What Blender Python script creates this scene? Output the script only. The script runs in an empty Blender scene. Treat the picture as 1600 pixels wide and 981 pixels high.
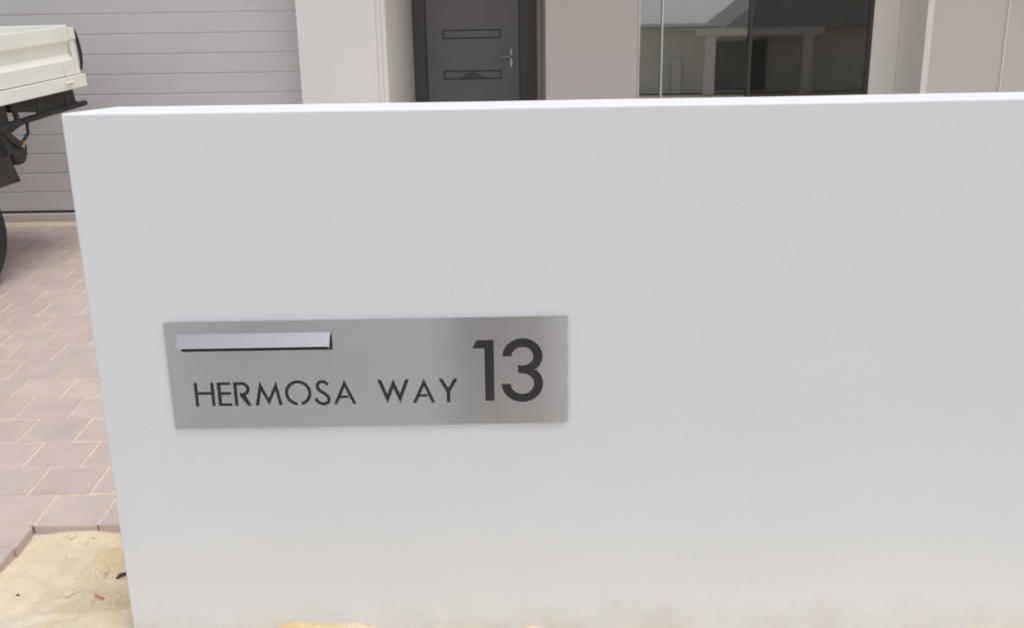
import bpy, bmesh, math, random
from mathutils import Vector, Matrix, noise
random.seed(7)
PI = math.pi
S = bpy.context.scene
C = S.collection

# ------------------------------------------------------------------ camera
cam_d = bpy.data.cameras.new('camera'); cam = bpy.data.objects.new('camera', cam_d); C.objects.link(cam)
P_, R_, Y_ = 0.26933, 0.01609, 0.00271
fwd = Vector((math.sin(Y_)*math.cos(P_), math.cos(Y_)*math.cos(P_), -math.sin(P_)))
rgt0 = Vector((math.cos(Y_), -math.sin(Y_), 0)); dwn0 = fwd.cross(rgt0)
rgt = rgt0*math.cos(R_) + dwn0*math.sin(R_); dwn = dwn0*math.cos(R_) - rgt0*math.sin(R_)
mw = Matrix.Identity(4)
for i in range(3):
    mw[i][0] = rgt[i]; mw[i][1] = -dwn[i]; mw[i][2] = -fwd[i]
mw.translation = (0, 0, 1.4)
cam.matrix_world = mw
cam_d.sensor_width = 36; cam_d.lens = 36*1446/1600; cam_d.clip_end = 2000; cam_d.clip_start = .02
cam_d.dof.use_dof = True; cam_d.dof.focus_distance = 2.25; cam_d.dof.aperture_fstop = 11
S.camera = cam

# ------------------------------------------------------------------ sky and sun
SUN_EL, SUN_AZ = 73, 132          # azimuth measured from +Y (towards the house) to +X
w = bpy.data.worlds.new('World'); S.world = w; w.use_nodes = True
nt = w.node_tree; nt.nodes.clear()
def wn(t, **k):
    n = nt.nodes.new(t)
    for a, b in k.items(): setattr(n, a, b)
    return n
sky = wn('ShaderNodeTexSky'); sky.sky_type = 'NISHITA'; sky.sun_disc = False
sky.sun_elevation = math.radians(SUN_EL); sky.sun_rotation = math.radians(SUN_AZ)
sky.dust_density = 1.2; sky.air_density = 1.0; sky.ozone_density = 1
hs = wn('ShaderNodeHueSaturation'); hs.inputs['Saturation'].default_value = .32
tc = wn('ShaderNodeTexCoord'); cn = wn('ShaderNodeTexNoise'); cn.inputs['Scale'].default_value = 2.2; cn.inputs['Detail'].default_value = 6
cm = wn('ShaderNodeMapRange'); cm.inputs[1].default_value = .35; cm.inputs[2].default_value = .7; cm.inputs[3].default_value = .82; cm.inputs[4].default_value = 1.25
mul = wn('ShaderNodeVectorMath', operation='SCALE')
bg = wn('ShaderNodeBackground'); bg.inputs[1].default_value = .15; wo = wn('ShaderNodeOutputWorld')
nt.links.new(sky.outputs[0], hs.inputs['Color']); nt.links.new(tc.outputs['Generated'], cn.inputs['Vector'])
nt.links.new(cn.outputs[0], cm.inputs[0]); nt.links.new(hs.outputs[0], mul.inputs[0]); nt.links.new(cm.outputs[0], mul.inputs['Scale'])
nt.links.new(mul.outputs[0], bg.inputs[0]); nt.links.new(bg.outputs[0], wo.inputs[0])
sd = bpy.data.lights.new('sun', 'SUN'); sd.energy = 1.0; sd.angle = math.radians(28); sd.color = (1, .975, .94)
sun = bpy.data.objects.new('sun', sd); C.objects.link(sun)
sdir = Vector((math.sin(math.radians(SUN_AZ))*math.cos(math.radians(SUN_EL)), math.cos(math.radians(SUN_AZ))*math.cos(math.radians(SUN_EL)), math.sin(math.radians(SUN_EL))))
sun.rotation_euler = sdir.to_track_quat('Z', 'Y').to_euler()

S.render.engine = 'CYCLES'
S.view_settings.view_transform = 'Standard'; S.view_settings.look = 'None'; S.view_settings.gamma = 1
S.view_settings.exposure = .42
S.cycles.max_bounces = 8; S.cycles.filter_width = 1.9

# ------------------------------------------------------------------ materials
def mat(name, col, rough=.6, metal=0., var=.0, vscale=8., bump=0., bscale=200., spec=.5, col2=None, detail=4, attr=False, vec='Object', extra=None):
    m = bpy.data.materials.new(name); m.use_nodes = True
    t = m.node_tree; b = t.nodes['Principled BSDF']
    b.inputs['Roughness'].default_value = rough; b.inputs['Metallic'].default_value = metal
    b.inputs['Specular IOR Level'].default_value = spec
    co = t.nodes.new('ShaderNodeTexCoord')
    n = t.nodes.new('ShaderNodeTexNoise'); n.inputs['Scale'].default_value = vscale; n.inputs['Detail'].default_value = detail
    t.links.new(co.outputs[vec], n.inputs['Vector'])
    cr = t.nodes.new('ShaderNodeValToRGB'); cr.color_ramp.elements[0].position = .3; cr.color_ramp.elements[1].position = .7
    c2 = col2 or tuple(min(1, c*(1+var)) for c in col); c1 = col if col2 else tuple(c*(1-var) for c in col)
    cr.color_ramp.elements[0].color = (*c1, 1); cr.color_ramp.elements[1].color = (*c2, 1)
    t.links.new(n.outputs[0], cr.inputs[0])
    out = cr.outputs[0]
    if attr:
        a = t.nodes.new('ShaderNodeAttribute'); a.attribute_name = 'tone'
        mx = t.nodes.new('ShaderNodeMix'); mx.data_type = 'RGBA'; mx.blend_type = 'MULTIPLY'; mx.inputs[0].default_value = 1
        t.links.new(out, mx.inputs[6]); t.links.new(a.outputs['Color'], mx.inputs[7]); out = mx.outputs[2]
    t.links.new(out, b.inputs['Base Color'])
    if bump:
        n2 = t.nodes.new('ShaderNodeTexNoise'); n2.inputs['Scale'].default_value = bscale; n2.inputs['Detail'].default_value = 5
        t.links.new(co.outputs[vec], n2.inputs['Vector'])
        bp = t.nodes.new('ShaderNodeBump'); bp.inputs['Strength'].default_value = 1; bp.inputs['Distance'].default_value = bump
        t.links.new(n2.outputs[0], bp.inputs['Height']); t.links.new(bp.outputs[0], b.inputs['Normal'])
    return m
M = {}
M['white_render'] = mat('white_render', (.80, .80, .795), .75, var=.012, vscale=2.5, bump=.0005, bscale=300, spec=.25)
M['house_render'] = mat('house_render', (.77, .74, .705), .85, var=.02, vscale=2, bump=.001, bscale=120, spec=.2)
M['shaded_render'] = mat('shaded_render', (.58, .54, .515), .85, var=.02, vscale=2, bump=.001, bscale=120, spec=.2)  # house render made darker, porch shade put into its colour
M['garage'] = mat('garage_paint', (.62, .585, .585), .5, var=.02, vscale=3, bump=.0005, bscale=60)
M['seal'] = mat('rubber_seal', (.035, .03, .03), .8)
M['concrete'] = mat('concrete', (.60, .55, .50), .9, var=.1, vscale=12, bump=.002, bscale=90)
M['path'] = mat('added_path_concrete', (.32, .295, .27), .9, var=.12, vscale=6, bump=.002, bscale=120)
M['paver'] = mat('paver', (.565, .465, .425), .88, var=.07, vscale=9, bump=.0012, bscale=260, attr=True, spec=.2)
M['joint'] = mat('joint_sand', (.74, .62, .48), .95, var=.08, vscale=30, bump=.002, bscale=200, spec=.1)
M['door'] = mat('door_paint', (.19, .18, .185), .35, var=.03)
M['door_frame'] = mat('door_frame_paint', (.09, .083, .086), .4, var=.03)
M['alu'] = mat('aluminium', (.6, .6, .6), .35, metal=.8, var=.03)
M['dark_alu'] = mat('dark_aluminium', (.05, .05, .052), .4, metal=.3)
M['chrome'] = mat('chrome', (.36, .36, .39), .3, metal=1)
M['soffit'] = mat('soffit', (.6, .59, .57), .8)
M['roof'] = mat('roof_tile', (.16, .155, .155), .7, var=.15, vscale=6)
M['room'] = mat('room_wall', (.55, .56, .55), .9)
M['truck'] = mat('cream_truck_paint', (.85, .84, .76), .3, var=.03, vscale=3, spec=.5)
M['truck_black'] = mat('black_underbody', (.03, .028, .025), .65, var=.35, vscale=14, bump=.002, bscale=60)
M['tyre'] = mat('tyre_rubber', (.032, .029, .027), .85, var=.25, vscale=20, bump=.003, bscale=50)
M['rim'] = mat('steel_rim', (.45, .45, .44), .45, metal=.6)
M['rust'] = mat('rusty_steel', (.45, .25, .12), .8, var=.3, vscale=60)
M['grey_load'] = mat('grey_fabric', (.35, .35, .36), .9, var=.2, vscale=12, bump=.01, bscale=12)
M['far_opening'] = mat('far_opening', (.19, .19, .18), .6)
M['letter'] = mat('dark_shade_backing', (.030, .026, .024), .6, var=.08, vscale=60)
M['asphalt'] = mat('asphalt', (.10, .10, .105), .9, var=.15, vscale=20, bump=.003, bscale=150)
M['brick_far'] = mat('far_render', (.72, .70, .65), .85, var=.05)
M['roof_far'] = mat('far_roof', (.42, .41, .39), .8, var=.2)
M['twig'] = mat('bark', (.09, .06, .035), .9, var=.4, vscale=40)
M['red'] = mat('red_plastic', (.70, .16, .16), .35)
M['stone'] = mat('limestone', (.82, .71, .52), .95, var=.15, vscale=60, bump=.003, bscale=120)
M['clod'] = mat('sand_clod_earth', (.80, .66, .44), .95, var=.2, vscale=80, bump=.003, bscale=160)

# sand: pale beige with damp yellow and greyish patches of their own
def sand_mat():
    m = bpy.data.materials.new('sand'); m.use_nodes = True; t = m.node_tree; b = t.nodes['Principled BSDF']
    b.inputs['Roughness'].default_value = .95; b.inputs['Specular IOR Level'].default_value = .1
    co = t.nodes.new('ShaderNodeTexCoord')
    def nz(sc, de, lo, hi, ci, co2):
        n = t.nodes.new('ShaderNodeTexNoise'); n.inputs['Scale'].default_value = sc; n.inputs['Detail'].default_value = de
        t.links.new(co.outputs['Object'], n.inputs['Vector'])
        r = t.nodes.new('ShaderNodeValToRGB'); r.color_ramp.elements[0].position = lo; r.color_ramp.elements[1].position = hi
        r.color_ramp.elements[0].color = (*ci, 1); r.color_ramp.elements[1].color = (*co2, 1)
        t.links.new(n.outputs[0], r.inputs[0]); return r.outputs[0]
    base = nz(18, 6, .35, .65, (.74, .61, .42), (.83, .70, .505))
    mask = nz(3.0, 4, .55, .68, (0, 0, 0), (1, 1, 1))
    mx = t.nodes.new('ShaderNodeMix'); mx.data_type = 'RGBA'
    t.links.new(mask, mx.inputs[0]); t.links.new(base, mx.inputs[6]); mx.inputs[7].default_value = (.73, .66, .55, 1)
    at = t.nodes.new('ShaderNodeAttribute'); at.attribute_name = 'damp'
    mx2 = t.nodes.new('ShaderNodeMix'); mx2.data_type = 'RGBA'
    t.links.new(at.outputs['Fac'], mx2.inputs[0]); t.links.new(mx.outputs[2], mx2.inputs[6]); mx2.inputs[7].default_value = (.74, .55, .25, 1)
    t.links.new(mx2.outputs[2], b.inputs['Base Color'])
    n2 = t.nodes.new('ShaderNodeTexNoise'); n2.inputs['Scale'].default_value = 90; n2.inputs['Detail'].default_value = 8
    t.links.new(co.outputs['Object'], n2.inputs['Vector'])
    bp = t.nodes.new('ShaderNodeBump'); bp.inputs['Distance'].default_value = .004
    t.links.new(n2.outputs[0], bp.inputs['Height']); t.links.new(bp.outputs[0], b.inputs['Normal'])
    return m
M['sand'] = sand_mat()
def splash(m):
    t = m.node_tree; b = t.nodes['Principled BSDF']; src = b.inputs['Base Color'].links[0].from_socket
    co = t.nodes.new('ShaderNodeTexCoord'); sx = t.nodes.new('ShaderNodeSeparateXYZ'); t.links.new(co.outputs['Object'], sx.inputs[0])
    n = t.nodes.new('ShaderNodeTexNoise'); n.inputs['Scale'].default_value = 7; n.inputs['Detail'].default_value = 8; n.inputs['Roughness'].default_value = .7
    t.links.new(co.outputs['Object'], n.inputs['Vector'])
    r = t.nodes.new('ShaderNodeMapRange'); r.inputs[1].default_value = .02; r.inputs[2].default_value = .13; r.inputs[3].default_value = .32; r.inputs[4].default_value = -.12
    t.links.new(sx.outputs[2], r.inputs[0])
    a = t.nodes.new('ShaderNodeMath'); a.operation = 'ADD'; t.links.new(n.outputs[0], a.inputs[0]); t.links.new(r.outputs[0], a.inputs[1])
    r2 = t.nodes.new('ShaderNodeMapRange'); r2.inputs[1].default_value = .56; r2.inputs[2].default_value = .95; r2.inputs[3].default_value = 0; r2.inputs[4].default_value = .30
    t.links.new(a.outputs[0], r2.inputs[0])
    mx = t.nodes.new('ShaderNodeMix'); mx.data_type = 'RGBA'; t.links.new(r2.outputs[0], mx.inputs[0]); t.links.new(src, mx.inputs[6]); mx.inputs[7].default_value = (.52, .47, .40, 1)
    t.links.new(mx.outputs[2], b.inputs['Base Color'])
splash(M['white_render'])

def steel_mat(name, rough, aniso, col=(.56, .555, .55)):
    m = bpy.data.materials.new(name); m.use_nodes = True; t = m.node_tree; b = t.nodes['Principled BSDF']
    b.inputs['Metallic'].default_value = 1; b.inputs['Base Color'].default_value = (*col, 1)
    b.inputs['Anisotropic'].default_value = aniso
    cx = t.nodes.new('ShaderNodeCombineXYZ'); cx.inputs[2].default_value = 1
    t.links.new(cx.outputs[0], b.inputs['Tangent'])
    co = t.nodes.new('ShaderNodeTexCoord'); mp = t.nodes.new('ShaderNodeMapping'); mp.inputs['Scale'].default_value = (3, 40, 700)
    n = t.nodes.new('ShaderNodeTexNoise'); n.inputs['Scale'].default_value = 1; n.inputs['Detail'].default_value = 3
    t.links.new(co.outputs['Object'], mp.inputs[0]); t.links.new(mp.outputs[0], n.inputs['Vector'])
    r = t.nodes.new('ShaderNodeMapRange'); r.inputs[3].default_value = rough-.03; r.inputs[4].default_value = rough+.03
    t.links.new(n.outputs[0], r.inputs[0]); t.links.new(r.outputs[0], b.inputs['Roughness'])
    hs_ = t.nodes.new('ShaderNodeMapRange'); hs_.inputs[1].default_value = .3; hs_.inputs[2].default_value = .7; hs_.inputs[3].default_value = .983; hs_.inputs[4].default_value = 1.015; t.links.new(n.outputs[0], hs_.inputs[0])
    sc_ = t.nodes.new('ShaderNodeVectorMath'); sc_.operation = 'SCALE'; sc_.inputs[0].default_value = col; t.links.new(hs_.outputs[0], sc_.inputs['Scale']); t.links.new(sc_.outputs[0], b.inputs['Base Color'])
    bp = t.nodes.new('ShaderNodeBump'); bp.inputs['Distance'].default_value = .000002
    t.links.new(n.outputs[0], bp.inputs['Height']); t.links.new(bp.outputs[0], b.inputs['Normal'])
    return m
M['steel'] = steel_mat('brushed_steel', .25, 1.0, (.72, .735, .75))
M['flap_steel'] = steel_mat('flap_steel', .5, .2, (.41, .405, .43))

def glass_mat(name, ior, tint, rough=.0):
    m = bpy.data.materials.new(name); m.use_nodes = True; t = m.node_tree; t.nodes.clear()
    o = t.nodes.new('ShaderNodeOutputMaterial'); mx = t.nodes.new('ShaderNodeMixShader')
    tr = t.nodes.new('ShaderNodeBsdfTransparent'); tr.inputs[0].default_value = (*tint, 1)
    gl = t.nodes.new('ShaderNodeBsdfGlossy'); gl.inputs['Roughness'].default_value = rough
    fr = t.nodes.new('ShaderNodeFresnel'); fr.inputs[0].default_value = ior
    t.links.new(fr.outputs[0], mx.inputs[0]); t.links.new(tr.outputs[0], mx.inputs[1]); t.links.new(gl.outputs[0], mx.inputs[2]); t.links.new(mx.outputs[0], o.inputs[0])
    return m
M['glass'] = glass_mat('window_glass', 2.7, (.85, .87, .86), .004)
M['screen'] = glass_mat('security_mesh_glass', 2.0, (.5, .5, .51), .03)

# ------------------------------------------------------------------ mesh helpers
class MB:
    def __init__(s): s.bm = bmesh.new()
    def box(s, x0, x1, y0, y1, z0, z1):
        v = [s.bm.verts.new(p) for p in ((x0,y0,z0),(x1,y0,z0),(x1,y1,z0),(x0,y1,z0),(x0,y0,z1),(x1,y0,z1),(x1,y1,z1),(x0,y1,z1))]
        for f in ((3,2,1,0),(4,5,6,7),(0,1,5,4),(1,2,6,5),(2,3,7,6),(3,0,4,7)): s.bm.faces.new([v[i] for i in f])
        return s
    def prism(s, pts, d):          # planar 3-D polygon swept along vector d
        d = Vector(d); a = [s.bm.verts.new(p) for p in pts]; b = [s.bm.verts.new(Vector(p)+d) for p in pts]
        n = len(pts); s.bm.faces.new(a[::-1]); s.bm.faces.new(b)
        for i in range(n): s.bm.faces.new((a[i], a[(i+1)%n], b[(i+1)%n], b[i]))
        return s
    def tube(s, path, r, n=10):
        path = [Vector(p) for p in path]; rings = []
        for i, p in enumerate(path):
            t = (path[min(i+1, len(path)-1)] - path[max(i-1, 0)]).normalized()
            u = t.orthogonal().normalized() if i == 0 else (rings[-1][1] - t*rings[-1][1].dot(t)).normalized()
            v = t.cross(u); rr = r[i] if isinstance(r, (list, tuple)) else r
            rings.append(([s.bm.verts.new(p + (u*math.cos(2*PI*k/n) + v*math.sin(2*PI*k/n))*rr) for k in range(n)], u))
        for a, b in zip(rings, rings[1:]):
            for k in range(n): s.bm.faces.new((a[0][k], a[0][(k+1)%n], b[0][(k+1)%n], b[0][k]))
        s.bm.faces.new(rings[0][0][::-1]); s.bm.faces.new(rings[-1][0])
        return s
    def lathe(s, prof, c, ax, n=48):   # prof (radius, along axis); ax 'x' or 'y'
        rings = []
        for r, a in prof:
            ring = []
            for k in range(n):
                u, v = r*math.cos(2*PI*k/n), r*math.sin(2*PI*k/n)
                ring.append(s.bm.verts.new((c[0]+u, c[1]+a, c[2]+v) if ax == 'y' else (c[0]+a, c[1]+u, c[2]+v)))
            rings.append(ring)
        for a, b in zip(rings, rings[1:]):
            for k in range(n): s.bm.faces.new((a[k], a[(k+1)%n], b[(k+1)%n], b[k]))
        s.bm.faces.new(rings[0][::-1]); s.bm.faces.new(rings[-1])
        return s
    def build(s, name, m, parent=None, bevel=0, seg=2, smooth=False):
        bmesh.ops.recalc_face_normals(s.bm, faces=s.bm.faces)
        me = bpy.data.meshes.new(name); s.bm.to_mesh(me); s.bm.free()
        me.materials.append(m)
        if smooth:
            for p in me.polygons: p.use_smooth = True
            me.set_sharp_from_angle(angle=math.radians(35))
        o = bpy.data.objects.new(name, me); C.objects.link(o)
        if parent: o.parent = parent
        if bevel:
            b = o.modifiers.new('bevel', 'BEVEL'); b.width = bevel; b.segments = seg; b.limit_method = 'ANGLE'; b.angle_limit = math.radians(40)
            b.harden_normals = False
        return o
def empty(name, loc=(0,0,0)):
    o = bpy.data.objects.new(name, None); o.location = loc; C.objects.link(o); return o
def tag(o, label=None, cat=None, group=None, kind=None):
    if label: o['label'] = label
    if cat: o['category'] = cat
    if group: o['group'] = group
    if kind: o['kind'] = kind
    return o

# ------------------------------------------------------------------ levels
SL = .116
def drive_z(y):
    if y > 6.0: return SL*(6.0-2.545) + .02*min(1, (y-6.0))
    if y > 2.4: return SL*(y-2.545)
    return SL*(2.4-2.545) + .03*max(y-2.4, -6)
def sm(a, b, x):
    t = max(0, min(1, (x-a)/(b-a))); return t*t*(3-2*t)
def nz(x, y, s, k=0): return noise.noise(Vector((x*s, y*s, k*7.3)))
def sand_z(x, y):
    z = drive_z(y) - .060
    if y > 2.0 and y < 7: z += .030
    # build-up in front of the fence wall and beside its end
    near = sm(1.45, 1.95, y)*(1-sm(2.1, 2.45, y))
    z += near*sm(-1.45, -1.0, x)*.075*(1-.35*sm(.1, .9, x))
    m = math.exp(-((x+1.15)/.085)**2 - ((y-2.47)/.065)**2); z += .050*m*(1+.35*nz(x, y, 30, 8))
    z += .012*math.exp(-((x+1.20)/.05)**2 - ((y-2.30)/.022)**2) + .010*math.exp(-((x+1.30)/.09)**2 - ((y-2.19)/.02)**2) - .009*math.exp(-((x+1.19)/.07)**2 - ((y-2.165)/.018)**2)
    amp = 1 if (abs(x) < 4 and y < 4) else .4
    z += amp*(.010*nz(x, y, 4) + .006*nz(x, y, 11, 1) + .0028*nz(x, y, 32, 2) + .0012*nz(x, y, 90, 3))
    z += .010*max(0, nz(x*.6, y*2.0, 9, 4))*amp
    if 1.9 < y < 2.6: z += (1-sm(2.25, 2.42, y)*.6)*(.0035*nz(x, y, 24, 12) + .0022*nz(x, y, 55, 13))
    # soft ridge along the foot of the wall
    if -1.0 < x < 1.6:
        rg = -.006 + .025*math.exp(-((x+.49)/.15)**4) + .012*math.exp(-((x+.20)/.035)**2) + .012*math.exp(-((x-.05)/.03)**2) + .012*nz(x, 0, 17, 6)
        z += rg*math.exp(-((y-2.03)/.06)**2)
    return z
def axis(fine0, fine1, df, lo, hi):
    a = []; v = fine0
    while v <= fine1+1e-6: a.append(v); v += df
    st = df; v = fine0
    while v > lo: st *= 1.35; v -= st; a.insert(0, max(v, lo))
    st = df; v = a[-1]
    while v < hi: st *= 1.35; v += st; a.append(min(v, hi))
    return a
xs = axis(-1.75, .45, .007, -250, 250); ys = axis(1.93, 2.72, .007, -250, 250)
verts = [(x, y, sand_z(x, y)) for y in ys for x in xs]; nx = len(xs)
faces = [(j*nx+i, j*nx+i+1, (j+1)*nx+i+1, (j+1)*nx+i) for j in range(len(ys)-1) for i in range(nx-1)]
me = bpy.data.meshes.new('ground'); me.from_pydata(verts, [], faces); me.materials.append(M['sand'])
at = me.attributes.new('damp', 'FLOAT', 'POINT')
for i, (x, y, z) in enumerate(verts):
    d = .75*math.exp(-(((x+1.14)/.10)**2 + ((y-2.49)/.09)**2)**2)*(.7+.5*nz(x, y, 20, 14))
    d = max(0, min(1, d))
    if -.8 < x < .5 and y < 2.12: d = max(d, .75*sm(-.1, .35, nz(x, y, 7, 9)+.15)*math.exp(-((y-2.02)/.1)**2))
    at.data[i].value = d
for p in me.polygons: p.use_smooth = True
tag(bpy.data.objects.new('ground', me), kind='structure')
C.objects.link(bpy.data.objects['ground'])

# road on the far side of the verge, behind the camera
MB().box(-120, 120, -11, -1.1, -.6, -.17).build('road', M['asphalt'])['kind'] = 'structure'
for a, b in ((-1.1, -.95), (-11.15, -11)):
    MB().box(-120, 120, a, b, -.6, -.08).build('kerb', M['concrete'], bevel=.02)['kind'] = 'structure'

MB().box(-1.46, 60, -.945, 1.5, -.3, -.085).build('added_footpath', M['path'], bevel=.006)['kind'] = 'structure'  # unseen slab, added to cut sand bounce on the wall and grey the plate
# ------------------------------------------------------------------ driveway: clay coloured pavers, half bond
PW, PL, G = .205, .1772, .0056
bm = bmesh.new(); tl = bm.loops.layers.float_color.new('tone')
def paver(x0, x1, y0, y1):
    x0 += G/2; x1 -= G/2; y0 += G/2; y1 -= G/2
    if x1-x0 < .02: return
    dz = random.uniform(-.0014, .0014); tx = random.uniform(-.0012, .0012); j = [random.uniform(-.0011, .0011) for _ in range(4)]
    c = .0035; zb = -.052
    vs = []
    for lev, ins in ((zb, 0), (-c, 0), (0, c)):
        for (x, y, s) in ((x0+ins+j[0], y0+ins+j[1], -1), (x1-ins+j[2], y0+ins+j[1], 1), (x1-ins+j[2], y1-ins+j[3], 1), (x0+ins+j[0], y1-ins+j[3], -1)):
            vs.append(bm.verts.new((x, y, drive_z(y)+lev+dz+tx*s)))
    t = random.uniform(.95, 1.04); col = (t, t*random.uniform(.985, 1.01), t*random.uniform(.97, 1.02), 1)
    fs = [(8, 9, 10, 11)]
    for a in (0, 4):
        for k in range(4): fs.append((a+k, a+(k+1)%4, a+4+(k+1)%4, a+4+k))
    for f in fs:
        ff = bm.faces.new([vs[i] for i in f])
        for l in ff.loops: l[tl] = col
Y0 = 2.631; row = 0
def row_of(y0, y1, off, xl, xr):
    x = xl - ((xl + 1.508 - off) % PW)
    while x < xr:
        a, b = max(x, xl), min(x+PW, xr)
        if b-a > .03: paver(a, b, y0, y1)
        x += PW
y = Y0; r = 0
while y < 6.05:
    row_of(y, min(y+PL, 6.12), (r % 2)*PW/2, -6.3, -.72); y += PL; r += 1
y_end = min(y, 6.12)
row_of(2.520, Y0, PW/2, -6.3, -1.505)
y = 2.520; r = 0
while y > -.7:
    row_of(y-PL, y, (r % 2)*PW/2, -6.3, -1.505); y -= PL; r += 1
me = bpy.data.meshes.new('driveway'); bm.to_mesh(me); bm.free(); me.materials.append(M['paver'])
o = bpy.data.objects.new('driveway', me); C.objects.link(o); o['kind'] = 'structure'
# sand brushed into the joints
bm = bmesh.new()
def strip(xl, xr, ya, yb, n, dz):
    prev = None
    for i in range(n+1):
        y = ya+(yb-ya)*i/n; a = bm.verts.new((xl, y, drive_z(y)+dz)); b = bm.verts.new((xr, y, drive_z(y)+dz))
        if prev: bm.faces.new((prev[0], prev[1], b, a))
        prev = (a, b)
strip(-6.28, -.74, Y0+.006, 6.10, 60, -.0030); strip(-6.28, -1.512, -.7, Y0+.003, 60, -.0033)
me = bpy.data.meshes.new('joint_sand'); bm.to_mesh(me); bm.free(); me.materials.append(M['joint'])
o = bpy.data.objects.new('joint_sand', me); C.objects.link(o); o['kind'] = 'structure'
# sand swept up against the garage threshold and spilt in the near joints
bm = bmesh.new()
def heap(x0, x1, yc, wd, ht, nxs, seed, zf=drive_z):
    g = []
    for i in range(nxs+1):
        x = x0+(x1-x0)*i/nxs; e = math.sin(PI*i/nxs)**.4; rowv = []
        for k in range(9):
            t = -1+2*k/8; yy = yc+t*wd*(.8+.5*nz(x, 0, 3, seed))
            h = ht*e*max(0, 1-t*t)*(.6+.8*abs(nz(x, yy, 14, seed+1))) - .0008
            rowv.append(bm.verts.new((x, yy, zf(yy)+h)))
        g.append(rowv)
    for a, b in zip(g, g[1:]):
        for k in range(8): bm.faces.new((a[k], b[k], b[k+1], a[k+1]))
heap(-6.2, -1.3, 6.02, .075, .012, 160, 11)
heap(-1.42, -1.33, 2.806, .006, .006, 14, 21); heap(-1.335, -1.30, 2.812, .010, .008, 10, 24); heap(-1.47, -1.43, 2.806, .005, .005, 8, 27)
me = bpy.data.meshes.new('swept_sand'); bm.to_mesh(me); bm.free(); me.materials.append(M['joint'])
for p in me.polygons: p.use_smooth = True
o = bpy.data.objects.new('swept_sand', me); C.objects.link(o); o['kind'] = 'stuff'
tag(o, 'loose pale sand swept along the garage door and spilt in paving joints', 'sand')

# ------------------------------------------------------------------ white rendered fence wall
WY = 2.04
bm = bmesh.new()
# front built from a grid so that the hand-floated face is very slightly uneven
def wob(x, z, k): return .0022*nz(x, z, 1.6, k) + .0008*nz(x, z, 6, k+1)
X0, X1, ZB, ZT, TH = -.9595, 1.55, -.25, 1.3005, .295
def rounded_loop(z, ins):
    return [(X0+ins, WY+ins), (X1-ins, WY+ins), (X1-ins, WY+TH-ins), (X0+ins, WY+TH-ins)]
nxg, nzg = 90, 44
gx = [X0+(X1-X0)*i/nxg for i in range(nxg+1)]; gz = [ZB+(ZT-ZB)*i/nzg for i in range(nzg+1)]
top = lambda x: .0012*nz(x, 0, 2.2, 33) - .0016*math.exp(-((x-.1)/.8)**2)
F = [[bm.verts.new((x, WY+(wob(x, z, 3) if 0 < i < nxg else 0), z+(top(x) if j == nzg else 0))) for i, x in enumerate(gx)] for j, z in enumerate(gz)]
B = [[bm.verts.new((x, WY+TH, z+(top(x) if j == nzg else 0))) for i, x in enumerate(gx)] for j, z in enumerate(gz)]
for j in range(nzg):
    for i in range(nxg):
        bm.faces.new((F[j][i], F[j][i+1], F[j+1][i+1], F[j+1][i])); bm.faces.new((B[j][i+1], B[j][i], B[j+1][i], B[j+1][i+1]))
    bm.faces.new((B[j][0], F[j][0], F[j+1][0], B[j+1][0])); bm.faces.new((F[j][nxg], B[j][nxg], B[j+1][nxg], F[j+1][nxg]))
for i in range(nxg): bm.faces.new((F[nzg][i], F[nzg][i+1], B[nzg][i+1], B[nzg][i])); bm.faces.new((F[0][i+1], F[0][i], B[0][i], B[0][i+1]))
me = bpy.data.meshes.new('fence_wall'); bm.to_mesh(me); bm.free(); me.materials.append(M['white_render'])
for p in me.polygons: p.use_smooth = True
me.set_sharp_from_angle(angle=math.radians(30))
fence = bpy.data.objects.new('fence_wall', me); C.objects.link(fence)
b = fence.modifiers.new('bevel', 'BEVEL'); b.width = .0055; b.segments = 4; b.limit_method = 'ANGLE'; b.angle_limit = math.radians(60)
tag(fence, 'low white rendered masonry wall carrying the steel address plate', 'wall')

# ------------------------------------------------------------------ letterbox plate with cut-out lettering
def mm(pts): return [(x/1000, z/1000) for x, z in pts]
def arc(cx, cz, a, b, t0, t1, n=24): return [(cx+a*math.cos(math.radians(t0+(t1-t0)*i/n)), cz+b*math.sin(math.radians(t0+(t1-t0)*i/n))) for i in range(n+1)]
def stroke(pts, wd, sub=6):
    P = [Vector(p) for p in pts]; P = [2*P[0]-P[1]] + P + [2*P[-1]-P[-2]]; out = []
    for i in range(1, len(P)-2):
        for k in range(sub):
            t = k/sub; a, b_, c, d = P[i-1:i+3]
            out.append(.5*((2*b_)+(-a+c)*t+(2*a-5*b_+4*c-d)*t*t+(-a+3*b_-3*c+d)*t**3))
    out.append(P[-2]); L, Rr = [], []
    for i, p in enumerate(out):
        t = (out[min(i+1, len(out)-1)]-out[max(i-1, 0)]).normalized(); n = Vector((-t.y, t.x))*wd/2
        L.append(tuple(p+n)); Rr.append(tuple(p-n))
    return L + Rr[::-1]
B0, T0 = 627.5, 686.
glyphs = []
glyphs.append(('letter', [(-736.4,B0),(-736.4,T0),(-728.7,T0),(-728.7,663),(-698,663),(-698,T0),(-690.3,T0),(-690.3,B0),(-698,B0),(-698,656),(-728.7,656),(-728.7,B0)]))
glyphs.append(('letter', [(-683,B0),(-683,T0),(-651.8,T0),(-651.8,679.3),(-674.6,679.3),(-674.6,662),(-651.8,662),(-651.8,655),(-674.6,655),(-674.6,634.2),(-651.8,634.2),(-651.8,B0)]))
rx = -645
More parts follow.
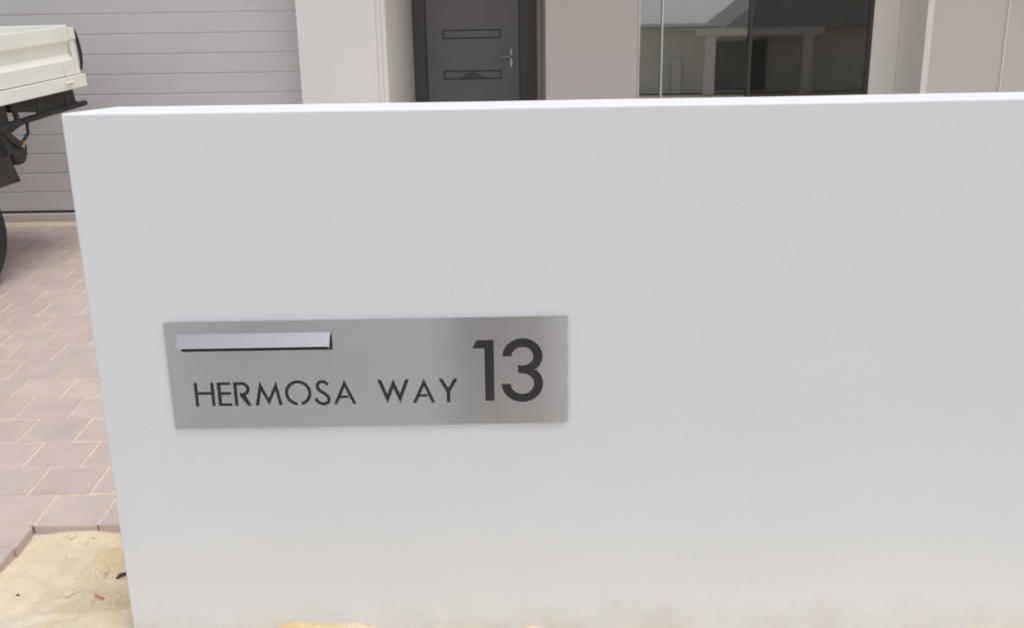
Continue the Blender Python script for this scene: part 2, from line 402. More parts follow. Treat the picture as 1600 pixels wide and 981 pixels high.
glyphs.append(('letter', [(rx,B0),(rx,T0)] + [(rx+x, B0+z) for x, z in arc(20, 41.3, 17.4, 17.2, 90, -66, 16)] + [(rx+38.8,B0),(rx+29.6,B0),(rx+13,B0+24.5),(rx+13,B0+31.5)] + [(rx+x, B0+z) for x, z in arc(19.5, 41.3, 9.6, 9.6, -90, 90, 14)] + [(rx+8,B0+50.9),(rx+8,B0)]))
glyphs.append(('letter', [(-597.2,B0),(-583.6,687),(-565.2,645.5),(-545,687),(-533.6,B0),(-541.8,B0),(-548.2,663),(-565.2,628),(-581.2,663),(-588.8,B0)]))
glyphs.append(('letter', arc(-495.6, 656.8, 30.9, 31.2, -78, 264, 60) + arc(-495.6, 656.8, 23.2, 23.4, 263, -77, 60)))
glyphs.append(('letter', stroke([(-425.8,675.5),(-431,681.5),(-438.5,683.8),(-446.5,680.8),(-450,673),(-447.5,664.5),(-439,657.5),(-429.5,650),(-425,641.5),(-427.5,632.8),(-436,628.8),(-445,630.5),(-452,636),(-455.6,643)], 7.8)))
def glyph_A(xl, xr, xa):
    hl, hr = xl+8.4, xr-8.4; zi = 668.5
    li = lambda z: hl+(xa-hl)*(z-B0)/(zi-B0)
    return [(xl,B0),(xa,687.2),(xr,B0),(hr,B0),(xa,zi),(li(648.6),648.6),(xa+7.5,648.6),(xa+8.5,642.2),(li(642.2),642.2),(hl,B0)]
glyphs.append(('letter', glyph_A(-414, -361, -387)))
glyphs.append(('letter', [(-310,T0),(-301.2,T0),(-288.2,650.5),(-273.4,687),(-258.8,650.5),(-245.2,T0),(-236.3,T0),(-259.2,627),(-273.4,664.5),(-288.5,627)]))
glyphs.append(('letter', glyph_A(-229.5, -177, -202)))
glyphs.append(('letter', [(-168.3,T0),(-158.8,T0),(-145.6,663),(-132,T0),(-122.4,T0),(-141.7,653),(-141.7,B0),(-150,B0),(-150,653)]))
glyphs.append(('numeral', [(-87.6,758.2),(-77.1,777.4),(-37.8,777.8),(-38.6,629.5),(-60,629.5),(-59.4,757.9)]))
glyphs.append(('numeral', arc(28.1, 737.4, 46.3, 43, 180, -47, 40) + [(52,705.4)] + arc(27.1, 670.4, 48.2, 45.4, 47, -180, 40) + arc(27.1, 670.4, 27, 25.2, -180, 88, 36) + [(17,696.5),(17,715.3)] + arc(28.1, 737.4, 25, 22.2, -88, 180, 36)))
PX0, PX1, PZ0, PZ1 = -.7903, .1322, .5728, .8320
def curve_sheet(name, loops, y_front, thick, m, parent):
    cu = bpy.data.curves.new(name, 'CURVE'); cu.dimensions = '2D'; cu.fill_mode = 'BOTH'; cu.extrude = thick/2
    for lp in loops:
        sp = cu.splines.new('POLY'); sp.points.add(len(lp)-1); sp.use_cyclic_u = True
        for p, (x, z) in zip(sp.points, lp): p.co = (x, z, 0, 1)
    tmp = bpy.data.objects.new('tmp', cu); C.objects.link(tmp)
    me = bpy.data.meshes.new_from_object(tmp.evaluated_get(bpy.context.evaluated_depsgraph_get()))
    bpy.data.objects.remove(tmp); bpy.data.curves.remove(cu)
    me.name = name; me.transform(Matrix.Translation((0, y_front+thick/2, 0)) @ Matrix.Rotation(PI/2, 4, 'X'))
    me.materials.clear(); me.materials.append(m)
    o = bpy.data.objects.new(name, me); C.objects.link(o); o.parent = parent; return o
box = empty('letterbox', (0, 0, 0))
tag(box, 'brushed steel letterbox plate cut with the street name and house number', 'letterbox')
slot = [(-.7555, .7612), (-.4085, .7612), (-.4085, .7985), (-.7555, .7985)]
rect = [(PX0, PZ0), (PX1, PZ0), (PX1, PZ1), (PX0, PZ1)]
PF = WY-.0065       # plate face
curve_sheet('plate', [rect, slot] + [mm(g[1]) for g in glyphs], PF, .0018, M['steel'], box)
for kind, pts in glyphs:
    o = curve_sheet(kind, [mm(pts)], PF+.0012, .0012, M['letter'], box)
# thin dark sheet behind the slot, its colour standing for the shade inside
mb = MB(); mb.box(-.7553, -.4087, PF+.0045, PF+.0055, .7614, .7983); mb.build('slot_shade', M['letter'], box)
# folded weather flap over the slot with its two side cheeks
fl = MB()
fx0, fx1 = -.7605, -.4110
tpt, bpt = (PF-.0014, .8040), (PF-.026, .7765)
fl.prism([(fx0, tpt[0], tpt[1]), (fx0, bpt[0], bpt[1]), (fx0, bpt[0]+.0012, bpt[1]-.0008), (fx0, tpt[0]+.0010, tpt[1]-.0020)], (fx1-fx0, 0, 0))
fl.build('flap', M['flap_steel'], box)
for x in (fx0+.0105, fx1-.0035):
    mb = MB(); mb.prism([(x, PF-.0008, .8015), (x, bpt[0]+.004, .7768), (x, bpt[0]+.008, .7700), (x, PF-.0008, .7640)], (.0014, 0, 0)); mb.build('flap_bracket', M['flap_steel'], box)

# ------------------------------------------------------------------ house
house = empty('house', (0, 7, 0))
tag(house, 'pale rendered house with ribbed garage door and dark recessed entry', 'house')
HL = (0, -7, 0)
def hp(mb, name, m, parent=None, **k):
    o = mb.build(name, m, parent or house, **k)
    if parent is None: o.location = HL
    return o
FZ = .43
hp(MB().box(-1.285, -.8, 5.99, 8.4, .2, 2.9), 'wall', M['house_render'], bevel=.004)
hp(MB().box(-.8, -.772, 6.015, 8.39, .2, 2.897).box(-.772, -.743, 6.035, 8.38, .2, 2.894), 'wall_edge', M['house_render'], bevel=.003)
hp(MB().box(-6.6, -6.12, 5.99, 8.4, .2, 2.9), 'wall', M['house_render'], bevel=.004)
hp(MB().box(-6.115, -1.29, 6.0, 8.4, 2.62, 2.9), 'lintel', M['house_render'], bevel=.004)
# ribbed sectional garage door: each rib is a shallow tray profile
rib = MB(); zt = .462; pitch = .1248; prof = []
while zt < 2.61:
    z1 = min(zt+pitch, 2.61)
    prof += [(6.1995, zt), (6.194, zt+.007), (6.1955, z1-.009), (6.1992, z1-.003)]; zt = z1
prof += [(6.205, 2.615), (6.24, 2.615), (6.24, .462)]
rib.prism([(-6.11, y, z) for y, z in prof], (4.815, 0, 0))
gd = hp(rib, 'garage_door', M['garage'])
MB().box(-6.108, -1.297, 6.201, 6.236, .447, .4615).build('bottom_seal', M['seal'], gd)
for x in (-4.9, -3.7, -2.5):      # joints between sections are finer still: centre stile covers inside
    pass
hp(MB().box(-6.11, -1.287, 6.125, 6.42, .20, .4470), 'threshold', M['concrete'])
# porch floor
hp(MB().box(-.742, 2.67, 6.05, 8.0, .15, FZ), 'porch_floor', M['concrete'])
# entry wall and door
hp(MB().box(-.742, .2925, 7.86, 8.1, 2.55, 2.9), 'wall', M['shaded_render'])
hp(MB().box(.2525, .2925, 7.83, 8.1, FZ, 2.9), 'wall_edge', M['shaded_render'])
hp(MB().box(-.741, -.642, 7.80, 7.9, FZ, 2.55).box(.119, .2515, 7.80, 7.9, FZ, 2.55).box(-.6415, .1185, 7.803, 7.9, 2.49, 2.55), 'door_frame', M['door_frame'], bevel=.003)
fd = hp(MB().box(-.6395, .1165, 7.84, 7.88, FZ+.01, 2.487), 'front_door', M['door'], bevel=.002)
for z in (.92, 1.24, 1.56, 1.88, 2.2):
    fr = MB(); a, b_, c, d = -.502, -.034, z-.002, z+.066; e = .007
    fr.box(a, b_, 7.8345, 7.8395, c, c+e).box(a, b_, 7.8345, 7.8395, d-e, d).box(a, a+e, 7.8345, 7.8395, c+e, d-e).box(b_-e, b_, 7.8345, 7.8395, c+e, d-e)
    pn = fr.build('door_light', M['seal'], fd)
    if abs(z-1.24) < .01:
        mo = MB(); mo.prism([(-.39, 7.836, z+.006), (-.35, 7.836, z+.022), (-.315, 7.836, z+.052), (-.245, 7.836, z+.056), (-.20, 7.836, z+.028), (-.155, 7.836, z+.006)], (0, .003, 0)); mo.build('mound_reflection', M['door_frame'], pn)  # dark inlay shaped like a reflection on the door strip
hd = MB(); hd.box(.041, .055, 7.830, 7.8395, 1.33, 1.472); hd.tube([(.048, 7.826, 1.412), (.048, 7.785, 1.412), (.040, 7.778, 1.412), (-.040, 7.778, 1.408)], .009, 10)
hd.tube([(.048, 7.838, 1.362), (.048, 7.818, 1.362)], .012, 12)
hd.build('handle', M['chrome'], fd, bevel=.002)
# wall between entry and window, then the window
hp(MB().box(.295, .9665, 7.0, 8.1, .2, 2.9), 'wall', M['shaded_render'], bevel=.004)
hp(MB().box(.2935, .9665, 7.02, 7.03, FZ, FZ+.001), 'flashing', M['alu'])
wn_ = hp(MB().box(.967, .9785, 6.995, 7.09, FZ, 2.6).box(.979, 2.668, 7.0, 7.09, 2.55, 2.6).box(.979, 2.668, 7.0, 7.09, FZ, FZ+.05), 'window', M['alu'], bevel=.002)
MB().box(1.136, 1.1475, 7.0, 7.05, FZ+.051, 2.549).build('mullion', M['alu'], wn_, bevel=.001)
MB().box(1.772, 1.795, 6.99, 7.06, FZ+.051, 2.549).box(2.640, 2.6675, 7.0, 7.06, FZ+.051, 2.549).box(2.18, 2.19, 7.065, 7.08, FZ+.051, 2.549).build('sash', M['dark_alu'], wn_, bevel=.002)
MB().box(.979, 1.1355, 7.028, 7.034, FZ+.051, 2.549).build('pane', M['glass'], wn_)
MB().box(1.148, 1.7715, 7.022, 7.028, FZ+.051, 2.549).build('pane', M['glass'], wn_)
MB().box(1.7955, 2.6395, 7.012, 7.016, FZ+.051, 2.549).build('screen', M['screen'], wn_)
MB().box(1.7955, 2.6395, 7.040, 7.046, FZ+.051, 2.549).build('pane', M['glass'], wn_)
hp(MB().box(.967, 2.668, 7.0, 8.1, 2.603, 2.9), 'wall', M['shaded_render'])
# room behind the glass
rm = MB(); rm.box(.8, 4.4, 11.0, 11.1, FZ, 2.8).box(.86, .9625, 8.102, 11.0, FZ, 2.8).box(4.4, 4.5, 7.3, 11.0, FZ, 2.8).box(.8, 4.5, 7.1, 11.1, 2.8, 2.85).box(.97, 4.5, 7.1, 11.1, FZ-.05, FZ)
hp(rm, 'room', M['room'])
# right-hand piers, each standing a little further forward
hp(MB().box(2.6685, 2.8595, 6.99, 7.3, .2, 2.9), 'wall', M['house_render'], bevel=.004)
hp(MB().box(2.86, 2.905, 6.55, 7.3, .2, 2.9), 'wall_edge', M['house_render'], bevel=.003)
hp(MB().box(2.9055, 3.415, 6.558, 7.3, .2, 2.9), 'wall', M['shaded_render'], bevel=.003)
hp(MB().box(3.416, 7.5, 6.546, 7.3, .2, 2.9), 'wall', M['shaded_render'], bevel=.001)
hp(MB().box(3.405, 3.4158, 6.548, 6.557, .2, 2.9), 'corner_bead', M['house_render'])
# roof: porch soffit, fascia and hipped tiles
hp(MB().box(-6.7, 7.6, 5.93, 8.4, 2.903, 2.95), 'soffit', M['soffit'])
hp(MB().box(-6.9, 7.8, 5.83, 5.925, 2.86, 3.08), 'gutter', M['alu'], bevel=.01)
rf = MB(); v = [rf.bm.verts.new(p) for p in ((-6.9, 5.65, 3.06), (7.8, 5.65, 3.06), (7.8, 16, 3.06), (-6.9, 16, 3.06), (-2, 10.8, 5.2), (3, 10.8, 5.2))]
for f in ((0, 1, 5, 4), (1, 2, 5), (2, 3, 4, 5), (3, 0, 4), (3, 2, 1, 0)): rf.bm.faces.new([v[i] for i in f])
hp(rf, 'roof', M['roof'])
for a_ in ((-6.6, -6.5, 8.401, 15.5), (7.4, 7.5, 7.301, 15.5), (-6.499, 7.399, 15.4, 15.5)): hp(MB().box(*a_, .2, 2.9), 'wall', M['house_render'])

# ------------------------------------------------------------------ flat tray truck
Lv = Vector((.20045, .97358, .1094)).normalized(); Wv = Vector((-Lv.y, Lv.x, 0)).normalized(); Uv = Lv.cross(Wv); Uv *= (1 if Uv.z > 0 else -1)
Ct = Vector((-2.4282, 5.45, 1.6157))
truck = empty('tray_truck')
HT = 1.285
org = Ct - Lv*1.0 + Wv*.95 - Uv*HT
tm = Matrix.Identity(4)
for i in range(3): tm[i][0] = Lv[i]; tm[i][1] = Wv[i]; tm[i][2] = Uv[i]
tm.translation = org; truck.matrix_world = tm
tag(truck, 'cream tray truck seen from its rear corner on the paved driveway', 'truck')
def T(u, w_, h): return (1.0-u, w_-.95, h+HT)     # u forward from the rear edge, w away from the near side, h from the tray top
def tbox(mb, u0, u1, w0, w1, h0, h1):
    a, b = T(u1, w0, h0), T(u0, w1, h1); mb.box(a[0], b[0], a[1], b[1], a[2], b[2]); return mb
TL, TW = 2.5, 1.95
# near dropside with pressed recess
def side(w0, sgn, nm):
    pr = [(0, 0), (0, -.078), (.020, -.094), (.022, -.150), (0, -.182), (0, -.262), (.028, -.262), (.028, 0)]
    mb = MB(); mb.prism([T(.045, w0+sgn*a, h) for a, h in pr], Vector(T(TL, 0, 0))-Vector(T(.045, 0, 0)))
    return mb.build(nm, M['truck'], truck, bevel=.003)
side(0, 1, 'side_board'); side(TW, -1, 'side_board')
mb = MB(); tbox(mb, 0, .030, .035, TW-.035, -.262, .004); tg = mb.build('tailgate', M['truck'], truck, bevel=.004)
for w0 in (-.006, TW-.034):
    mb = MB(); tbox(mb, -.004, .043, w0, w0+.04, -.075, -.012); tbox(mb, .002, .040, w0+.008, w0+.036, -.262, -.076)
    mb.build('corner_post', M['truck'], truck, bevel=.004)
mb = MB(); tbox(mb, -.02, TL, -.012, TW+.012, -.335, -.266); tbox(mb, .05, TL-.02, .03, TW-.03, -.262, -.25); mb.build('tray_floor', M['truck'], truck, bevel=.004)
mb = MB(); tbox(mb, TL, TL+.05, 0, TW, -.335, .1)
for k in range(9): tbox(mb, TL+.01, TL+.04, .05+k*.22, .09+k*.22, .1, .55)
tbox(mb, TL, TL+.05, 0, TW, .55, .6); mb.build('headboard', M['truck'], truck, bevel=.005)
# latch on the near side
mb = MB(); mb.tube([T(.150, -.012, -.205), T(.148, -.016, -.262), T(.130, -.026, -.285)], [.004, .005, .008], 8)
mb.tube([T(.185, -.024, -.292), T(.125, -.026, -.298)], .009, 8); tbox(mb, .125, .150, -.030, -.013, -.292, -.266)
lt = mb.build('latch', M['truck'], truck)
mb = MB(); tbox(mb, .135, .160, -.034, -.030, -.304, -.298); mb.build('rust_patch', M['rust'], lt)
# black strap bowed out from the tailgate corner
mb = MB(); mb.tube([T(-.004, .004, -.015), T(-.020, .006, -.04), T(-.034, .008, -.09), T(-.038, .008, -.15), T(-.030, .007, -.205), T(-.014, .006, -.245)], [.006, .009, .010, .010, .009, .006], 8)
mb.build('strap', M['seal'], truck, smooth=True)
mb = MB(); tbox(mb, -.03, -.018, -.006, .01, -.325, -.305); mb.build('reflector', M['rust'], truck)
# load inside the tray
bmx = MB()
for i in range(14):
    pass
bmesh.ops.create_icosphere(bmx.bm, subdivisions=3, radius=1)
for vv in bmx.bm.verts:
    p = vv.co.copy(); k = 1+.18*noise.noise(p*2.1)
    vv.co = Vector(T(.95, .62, -.14)) + Vector((p.x*.42*k, p.y*.30*k, max(-.06, p.z*.17*k)))
load = bmx.build('load_sack', M['grey_load'], None, smooth=True)
load.matrix_world = tm.copy(); tag(load, 'grey crumpled sack lying inside the cream truck tray', 'sack')
# under-tray box, chassis rails, rear bar
mb = MB()
a = [(.545, -.337), (.02, -.337), (.012, -.442), (.30, -.432), (.50, -.400), (.545, -.395)]
mb.prism([T(u, .06, h) for u, h in a], (0, .36, 0)); mb.build('under_tray_box', M['truck_black'], truck, bevel=.006)
mb = MB()
for w0 in (.52, 1.35): tbox(mb, .05, 4.6, w0, w0+.08, -.50, -.36)
for u0 in (.12, .9, 1.7, 2.4): tbox(mb, u0, u0+.06, .1, 1.85, -.40, -.337)
mb.build('chassis', M['truck_black'], truck)
mb = MB(); mb.tube([T(-.075, .06, -.438), T(-.06, .06, -.438), T(.25, .06, -.442), T(.62, .06, -.452), T(.85, .07, -.49)], [.010, .016, .017, .018, .018], 10)
mb.tube([T(-.03, .10, -.44), T(-.03, 1.85, -.44)], .022, 10)
for u0 in (.10, .34, .52): mb.tube([T(u0, .07, -.345), T(u0, .062, -.44)], .014, 8)
mb.tube([T(.50, .065, -.45), T(.56, .075, -.47), T(.64, .08, -.50)], .02, 8)
mb.build('rear_bar', M['truck_black'], truck, smooth=True)
# hanging brackets and hose behind the wheel
mb = MB(); tbox(mb, .585, .70, .06, .16, -.60, -.345); mb.tube([T(.44, .07, -.45), T(.445, .075, -.52), T(.50, .075, -.555), T(.53, .075, -.57), T(.50, .07, -.62)], .009, 8)
mb.tube([T(.47, .075, -.52), T(.49, .075, -.60), T(.53, .08, -.66)], .006, 6)
mb.build('hanger', M['truck_black'], truck, smooth=True)
# rounded lamp / reservoir hanging near the mudflap
mb = MB(); mb.lathe([(.030, 0), (.048, .012), (.054, .03), (.054, .12), (.046, .135)], T(.562, .045, -.612), 'y', 20)
tbox(mb, .535, .70, .07, .12, -.60, -.55); mb.tube([T(.56, .05, -.56), T(.62, .06, -.50), T(.66, .07, -.45)], .022, 8); lamp = mb.build('reservoir', M['truck_black'], truck, bevel=.004, smooth=True)
mb = MB(); tbox(mb, .525, .545, .030, .040, -.565, -.545); mb.build('fitting', M['rust'], lamp)
# mudflap: leans out at the bottom
mb = MB()
fp = [(.655, -.40), (.675, -.47), (.600, -.745), (.775, -.742), (.95, -.62), (.95, -.40)]
mb.prism([T(u, .06, h) for u, h in fp], (0, .012, 0)); tbox(mb, .80, .815, .072, .38, -.72, -.42)
mb.build('mudflap', M['truck_black'], truck)
# wheels
def wheel(u, w0, hc, out):
    s = 1 if out > 0 else -1
    mb = MB(); R0 = .335
    mb.lathe([(R0-.115, 0), (R0-.03, s*-.008), (R0-.010, s*.004), (R0, s*.025), (R0, s*.175), (R0-.012, s*.2), (R0-.05, s*.208), (R0-.115, s*.2)], T(u, w0, hc), 'y', 64)
    ty = mb.build('tyre', M['tyre'], None, smooth=True)
    rt = MB().lathe([(.06, s*.03), (.07, s*.035), (.15, s*.045), (.205, s*.018), (.219, s*-.004), (.219, s*.2)], T(u, w0, hc), 'y', 40).build('wheel', M['rim'], truck, smooth=True)
    ty.parent = rt
    gv = MB()
    return rt
wheel(1.00, .15, -.95, 1); wheel(1.00, 1.80, -.95, -1); wheel(4.05, .20, -.95, 1); wheel(4.05, 1.75, -.95, -1)
for u_, r_ in ((1.0, .05), (4.05, .04)): MB().tube([T(u_, .25, -.95), T(u_, 1.7, -.95)], r_, 12).build('axle', M['truck_black'], truck)
# cab
cab = [(2.66, -.55), (2.66, -.12), (2.74, .50), (3.75, .50), (4.30, .02), (4.95, -.10), (5.05, -.28), (5.05, -.80), (4.50, -.80), (4.40, -.62), (4.05, -.54), (3.72, -.62), (3.62, -.82), (2.75, -.82)]
mb = MB(); mb.prism([T(u, .10, h) for u, h in cab], (0, 1.75, 0)); cb = mb.build('cab', M['truck'], truck, bevel=.04, seg=3)
for w0 in (.085, 1.852):
    mb = MB(); mb.prism([T(u, w0, h) for u, h in ((2.86, .0), (2.90, .40), (3.68, .40), (4.12, .02))], (0, .013, 0)); mb.build('side_window', M['dark_alu'], cb)
mb = MB(); mb.prism([T(3.83, .22, .455), T(3.83, 1.73, .455), T(4.27, 1.73, .07), T(4.27, .22, .07)], Vector((-.012, 0, .012))); mb.build('windscreen', M['dark_alu'], cb)
for w0 in (.2, 1.5):
    mb = MB(); tbox(mb, 5.052, 5.08, w0, w0+.25, -.42, -.28); mb.build('headlight', M['chrome'], cb, bevel=.01)
mb = MB(); tbox(mb, 5.0, 5.14, .08, 1.87, -.80, -.62); mb.build('bumper', M['truck_black'], truck, bevel=.02)

# ------------------------------------------------------------------ bits lying on the sand
def rock(x, y, r, name, m, label, cat, group=None, flat=.6, seed=0):
    bm_ = MB(); bmesh.ops.create_icosphere(bm_.bm, subdivisions=2, radius=1)
    for v_ in bm_.bm.verts:
        p = v_.co.copy(); k = 1+.55*noise.noise(p*1.3+Vector((seed, 3.1, seed*2)))+.15*noise.noise(p*4+Vector((seed, 0, 0)))
        v_.co = Vector((p.x*r*k*1.2, p.y*r*k, p.z*r*k*flat))
    o_ = bm_.build(name, m, None); o_.location = (x, y, sand_z(x, y)+r*flat*.45); o_.rotation_euler.z = seed
    return tag(o_, label, cat, group)
def stuff_clods(name, spots, m, label, cat):
    bm_ = MB()
    for (x, y, r) in spots:
        res = bmesh.ops.create_icosphere(bm_.bm, subdivisions=1, radius=1); s = random.random()*50
        for v_ in res['verts']:
            p = v_.co.copy(); k = 1+.5*noise.noise(p*1.3+Vector((s, 0, 0)))
            v_.co = Vector((x+p.x*r*k*1.3, y+p.y*r*k, sand_z(x, y)+p.z*r*.7*k+r*.25))
    o_ = bm_.build(name, m, None); return tag(o_, label, cat, None, 'stuff')
spots = []
for _ in range(70): spots.append((random.gauss(-1.125, .035), random.gauss(2.235, .028), random.uniform(.0014, .0045)))
for _ in range(34): spots.append((random.gauss(-1.20, .05), random.gauss(2.40, .012), random.uniform(.0015, .004)))
for _ in range(40): spots.append((random.gauss(-1.05, .03), random.gauss(2.16, .03), random.uniform(.0012, .004)))
for _ in range(45): spots.append((random.uniform(-1.45, -1.0), random.uniform(2.12, 2.55), random.uniform(.001, .0028)))
for cx_, cy_ in ((-1.37, 2.60), (-1.31, 2.605), (-1.32, 2.575), (-1.345, 2.505)):
    for _ in range(4): spots.append((cx_+random.gauss(0, .008), cy_+random.gauss(0, .007), random.uniform(.002, .005)))
for _ in range(120): spots.append((random.uniform(-.78, .2), random.gauss(2.015, .010), random.uniform(.0015, .0042)))
stuff_clods('sand_crumbs', spots, M['clod'], 'small yellow sand crumbs scattered beside the white wall', 'sand')
# the bigger stones, each lifted on its own
import itertools
big = [(-1.372, 2.603, .0095, 'larger pale stone on the sand just below the paving edge'),
       (-1.307, 2.608, .0065, 'pale stone just below the paving edge and nearest the wall'),
       (-1.318, 2.578, .0060, 'small pale stone on the sand between paving edge and the lone pair'),
       (-1.354, 2.508, .0060, 'left stone of the pair in the middle of the smooth sand'),
       (-1.313, 2.500, .0060, 'right stone of the pair in the middle of the smooth sand'),
       (-1.187, 2.412, .0085, 'grey brown stone at the foot of the yellow sand mound'),
       (-1.247, 2.300, .0130, 'long pale stone lying left of the red plastic scrap'),
       (-1.408, 2.328, .0040, 'tiny dark stone alone on smooth sand at the far left')]
for i, (x, y, r, lb) in enumerate(big):
    rock(x, y, r, 'stone', M['stone'] if i not in (5, 7) else M['twig'] if i == 7 else M['clod'], lb, 'stone', 'stones lying on the bare sand', seed=i*1.7)
mb = MB(); mb.tube([(-1.166, 2.280, sand_z(-1.166, 2.280)+.006), (-1.148, 2.266, sand_z(-1.148, 2.266)+.008), (-1.130, 2.256, sand_z(-1.130, 2.256)+.004)], .0020, 8)
tag(mb.build('plastic_scrap', M['red'], None, smooth=True), 'thin red plastic scrap lying on the bare sand', 'litter')
def twig(pts, r, label):
    mb_ = MB(); mb_.tube([(x, y, sand_z(x, y)+h) for x, y, h in pts], r, 6); return tag(mb_.build('twig', M['twig'], None), label, 'twig', 'twigs lying by the wall end')
twig([(-1.150, 2.388, .003), (-1.142, 2.392, .007), (-1.125, 2.396, .008), (-1.09, 2.412, .006)], [.004, .006, .0045, .003], 'dark twig on the sand against the wall end')

# ------------------------------------------------------------------ house across the street (seen only as a reflection in the window)
far = empty('neighbour_house', (9, -26, 0))
tag(far, 'gabled house with a columned porch mirrored in the window glass', 'house')
def fp_(mb, name, m):
    o = mb.build(name, m, far); o.location = (-9, 26, 0); return o
fp_(MB().box(5.9, 18, -34, -27.5, -.2, 2.45), 'wall', M['brick_far'])
fp_(MB().box(-13, -5, -36, -28.5, -.2, 2.6), 'wall', M['brick_far'])
for a in (8.35, 12.4): fp_(MB().box(a, a+.4, -26.3, -25.9, -.2, 2.148), 'column', M['house_render'])
fp_(MB().box(8.0, 13.2, -26.4, -25.8, 2.15, 2.45).box(7.2, 7.6, -27.4, -27.3, -.2, 1.3), 'beam', M['brick_far'])
fp_(MB().box(9.1, 11.3, -27.49, -27.4, -.1, 1.95), 'garage_door', M['far_opening'])
r2 = MB(); r2.prism([(9.1, -26.2, 2.46), (16.5, -26.2, 2.46), (12.8, -26.2, 5.3)], (0, -6, 0)); r2.prism([(5.5, -27.2, 2.46), (18.4, -27.2, 2.46), (17, -29.5, 2.62), (6.3, -29.5, 2.66)], (0, 0, .12))
fp_(r2, 'roof', M['roof_far']); r2 = MB(); r2.prism([(-13.4, -28, 2.6), (-4.6, -28, 2.6), (-6, -30, 3.2), (-12, -30, 3.2)], (0, 0, .2))
fp_(r2, 'roof', M['roof_far'])

# ------------------------------------------------------------------ the photographer, mirrored as a warm blur in the steel plate
M['shirt'] = mat('beige_cotton', (.44, .32, .24), .9, var=.06, vscale=30); M['trousers'] = mat('brown_cotton', (.34, .235, .165), .9, var=.1, vscale=40)
M['skin'] = mat('skin', (.52, .33, .24), .55, var=.04, vscale=20); M['hair'] = mat('brown_hair', (.05, .03, .02), .6, var=.3, vscale=60)
M['shoe'] = mat('shoe_leather', (.04, .03, .025), .5); M['phone'] = mat('phone_shell', (.02, .02, .022), .25)
GZ = -.083
person = empty('person', (0, 0, 0)); tag(person, 'person in beige shirt and tan trousers mirrored as a blur in the plate', 'person')
g = GZ; by = -.25
def chain_body():
    N = []; E_ = []
    def add(p, r, prev=None):
        N.append((p, r)); i_ = len(N)-1
        if prev is not None: E_.append((prev, i_))
        return i_
    pel = add((.02, by, g+.92), (.15, .11)); wa = add((.02, by, g+1.08), (.135, .10), pel); ch = add((.02, by+.01, g+1.30), (.165, .115), wa)
    nk0 = add((.02, by+.02, g+1.44), .075, ch); nk = add((.02, by+.05, g+1.50), .055, nk0); hd_ = add((.02, by+.085, g+1.60), (.075, .095), nk); tp = add((.02, by+.085, g+1.69), (.07, .085), hd_)
    for s_ in (-1, 1):
        sh = add((.02+s_*.18, by, g+1.40), .062, nk0); el = add((.02+s_*.25, by+.10, g+1.20), .046, sh); wr = add((s_*.115, -.115, 1.335), .028, el); add((s_*.10, -.075, 1.365), .03, wr)
        hi = add((.02+s_*.095, by, g+.86), .088, pel); kn = add((.02+s_*.11, by+.02, g+.50), .06, hi); an = add((.02+s_*.12, by-.02, g+.09), .042, kn); add((.02+s_*.14, by+.12, g+.035), .034, an)
    return N, E_

def skin2(name, nodes, edges, m, parent, sub=2):
    me_ = bpy.data.meshes.new(name); bm_ = bmesh.new(); ly = bm_.verts.layers.skin.verify()
    vs = [bm_.verts.new(n[0]) for n in nodes]
    for v_, n in zip(vs, nodes): v_[ly].radius = n[1] if isinstance(n[1], tuple) else (n[1], n[1])
    vs[0][ly].use_root = True
    for a_, b_ in edges: bm_.edges.new((vs[a_], vs[b_]))
    bm_.to_mesh(me_); bm_.free(); me_.materials.append(m)
    o_ = bpy.data.objects.new(name, me_); C.objects.link(o_); o_.parent = parent
    md = o_.modifiers.new('skin', 'SKIN'); md.use_smooth_shade = True
    ss = o_.modifiers.new('sub', 'SUBSURF'); ss.levels = sub; ss.render_levels = sub
    return o_
N_, E_ = chain_body(); skin2('body', N_, E_, M['skin'], person)
sN = [((.02, by, g+.80), (.17, .13)), ((.02, by, g+.92), (.172, .130)), ((.02, by, g+1.08), (.158, .122)), ((.02, by+.01, g+1.30), (.188, .138)), ((.02, by+.02, g+1.42), (.10, .09))]; sE = [(0, 1), (1, 2), (2, 3), (3, 4)]
for s_ in (-1, 1):
    k0 = len(sN); sN += [((.02+s_*.18, by, g+1.395), .082), ((.02+s_*.235, by+.075, g+1.255), .066), ((.02+s_*.25, by+.10, g+1.20), .062), ((s_*.135, -.165, 1.31), .042)]; sE += [(4, k0), (k0, k0+1), (k0+1, k0+2), (k0+2, k0+3)]
skin2('shirt', sN, sE, M['shirt'], person)
tN = [((.02, by, g+.98), (.160, .120)), ((.02, by, g+.86), (.14, .115))]; tE = [(0, 1)]
for s_ in (-1, 1):
    k0 = len(tN); tN += [((.02+s_*.095, by, g+.80), .100), ((.02+s_*.11, by+.02, g+.50), .076), ((.02+s_*.12, by-.02, g+.11), .064)]; tE += [(1, k0), (k0, k0+1), (k0+1, k0+2)]
skin2('trousers', tN, tE, M['trousers'], person)
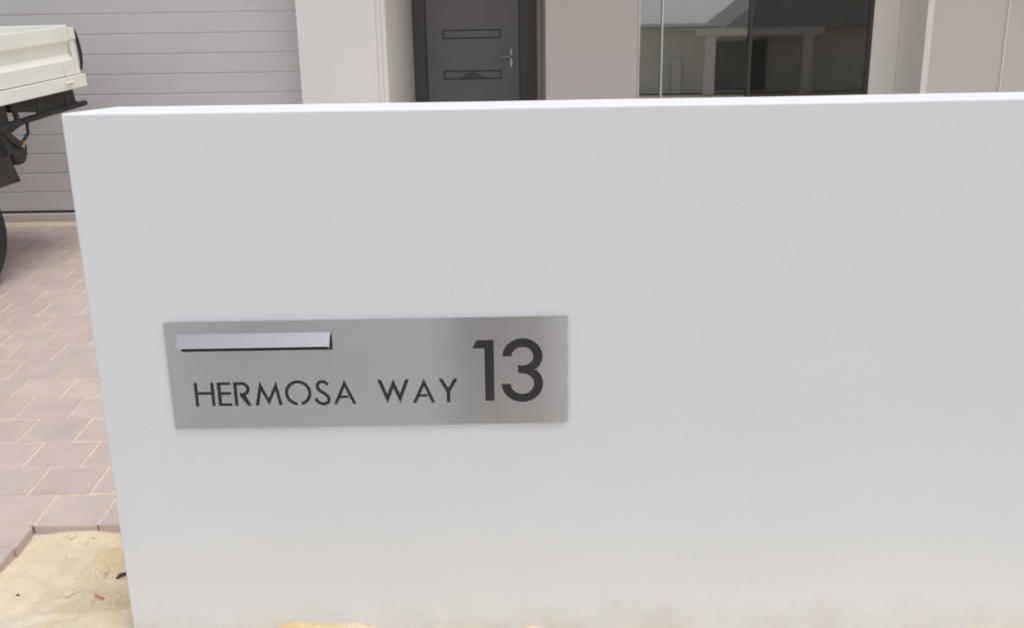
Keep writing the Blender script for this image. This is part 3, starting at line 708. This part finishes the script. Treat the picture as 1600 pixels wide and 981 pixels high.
for s_ in (-1, 1):
    skin2('shoe', [((.02+s_*.12, by-.05, g+.045), .046), ((.02+s_*.125, by+.05, g+.045), .048), ((.02+s_*.14, by+.15, g+.038), .04)], [(0, 1), (1, 2)], M['shoe'], person)
skin2('hair', [((.02, by+.045, g+1.66), (.085, .08)), ((.02, by+.055, g+1.72), (.078, .085)), ((.02, by+.03, g+1.60), .06)], [(0, 1), (0, 2)], M['hair'], person)
skin2('nose', [((.02, by+.175, g+1.615), .010), ((.02, by+.195, g+1.595), .013)], [(0, 1)], M['skin'], person)
for s_ in (-1, 1):
    for k_ in range(4):
        zz = 1.362+k_*.0155; L_ = (.030, .034, .032, .026)[k_]
        skin2('finger', [((s_*.098, -.070, zz), .0085), ((s_*.094, -.038, zz+.002), .008), ((s_*.082, -.022, zz+.003), .0075), ((s_*(.082-L_*.6), -.020, zz+.003), .0065)], [(0, 1), (1, 2), (2, 3)], M['skin'], person, 1)
    skin2('thumb', [((s_*.096, -.085, 1.362), .011), ((s_*.082, -.066, 1.378), .0095), ((s_*.060, -.050, 1.388), .0085)], [(0, 1), (1, 2)], M['skin'], person, 1)
ph = MB().box(-.072, .072, -.042, -.034, 1.362, 1.432).build('phone', M['phone'], None, bevel=.006); tag(ph, 'black phone held sideways by the person mirrored in the plate', 'phone')

M['bag'] = mat('added_bag_canvas', (.025, .024, .026), .9, var=.2, vscale=40)
bg_ = empty('added_bag', (0, 0, 0)); tag(bg_, 'black canvas bag added beside the person to darken a band of the plate', 'bag')  # added bag, there only for the dark band it mirrors in the steel
mb = MB(); mb.prism([(-.272, by-.10, g+.16), (-.272, by+.13, g+.16), (-.272, by+.11, g+1.08), (-.272, by-.08, g+1.08)], (.095, 0, 0)); mb.build('added_bag_body', M['bag'], bg_, bevel=.02, seg=3)
mb = MB(); mb.tube([(-.235, by-.06, g+1.07), (-.215, by-.05, g+1.25), (-.17, by-.01, g+1.49), (-.215, by+.05, g+1.25), (-.235, by+.08, g+1.07)], .012, 8); mb.build('strap', M['bag'], bg_, smooth=True)
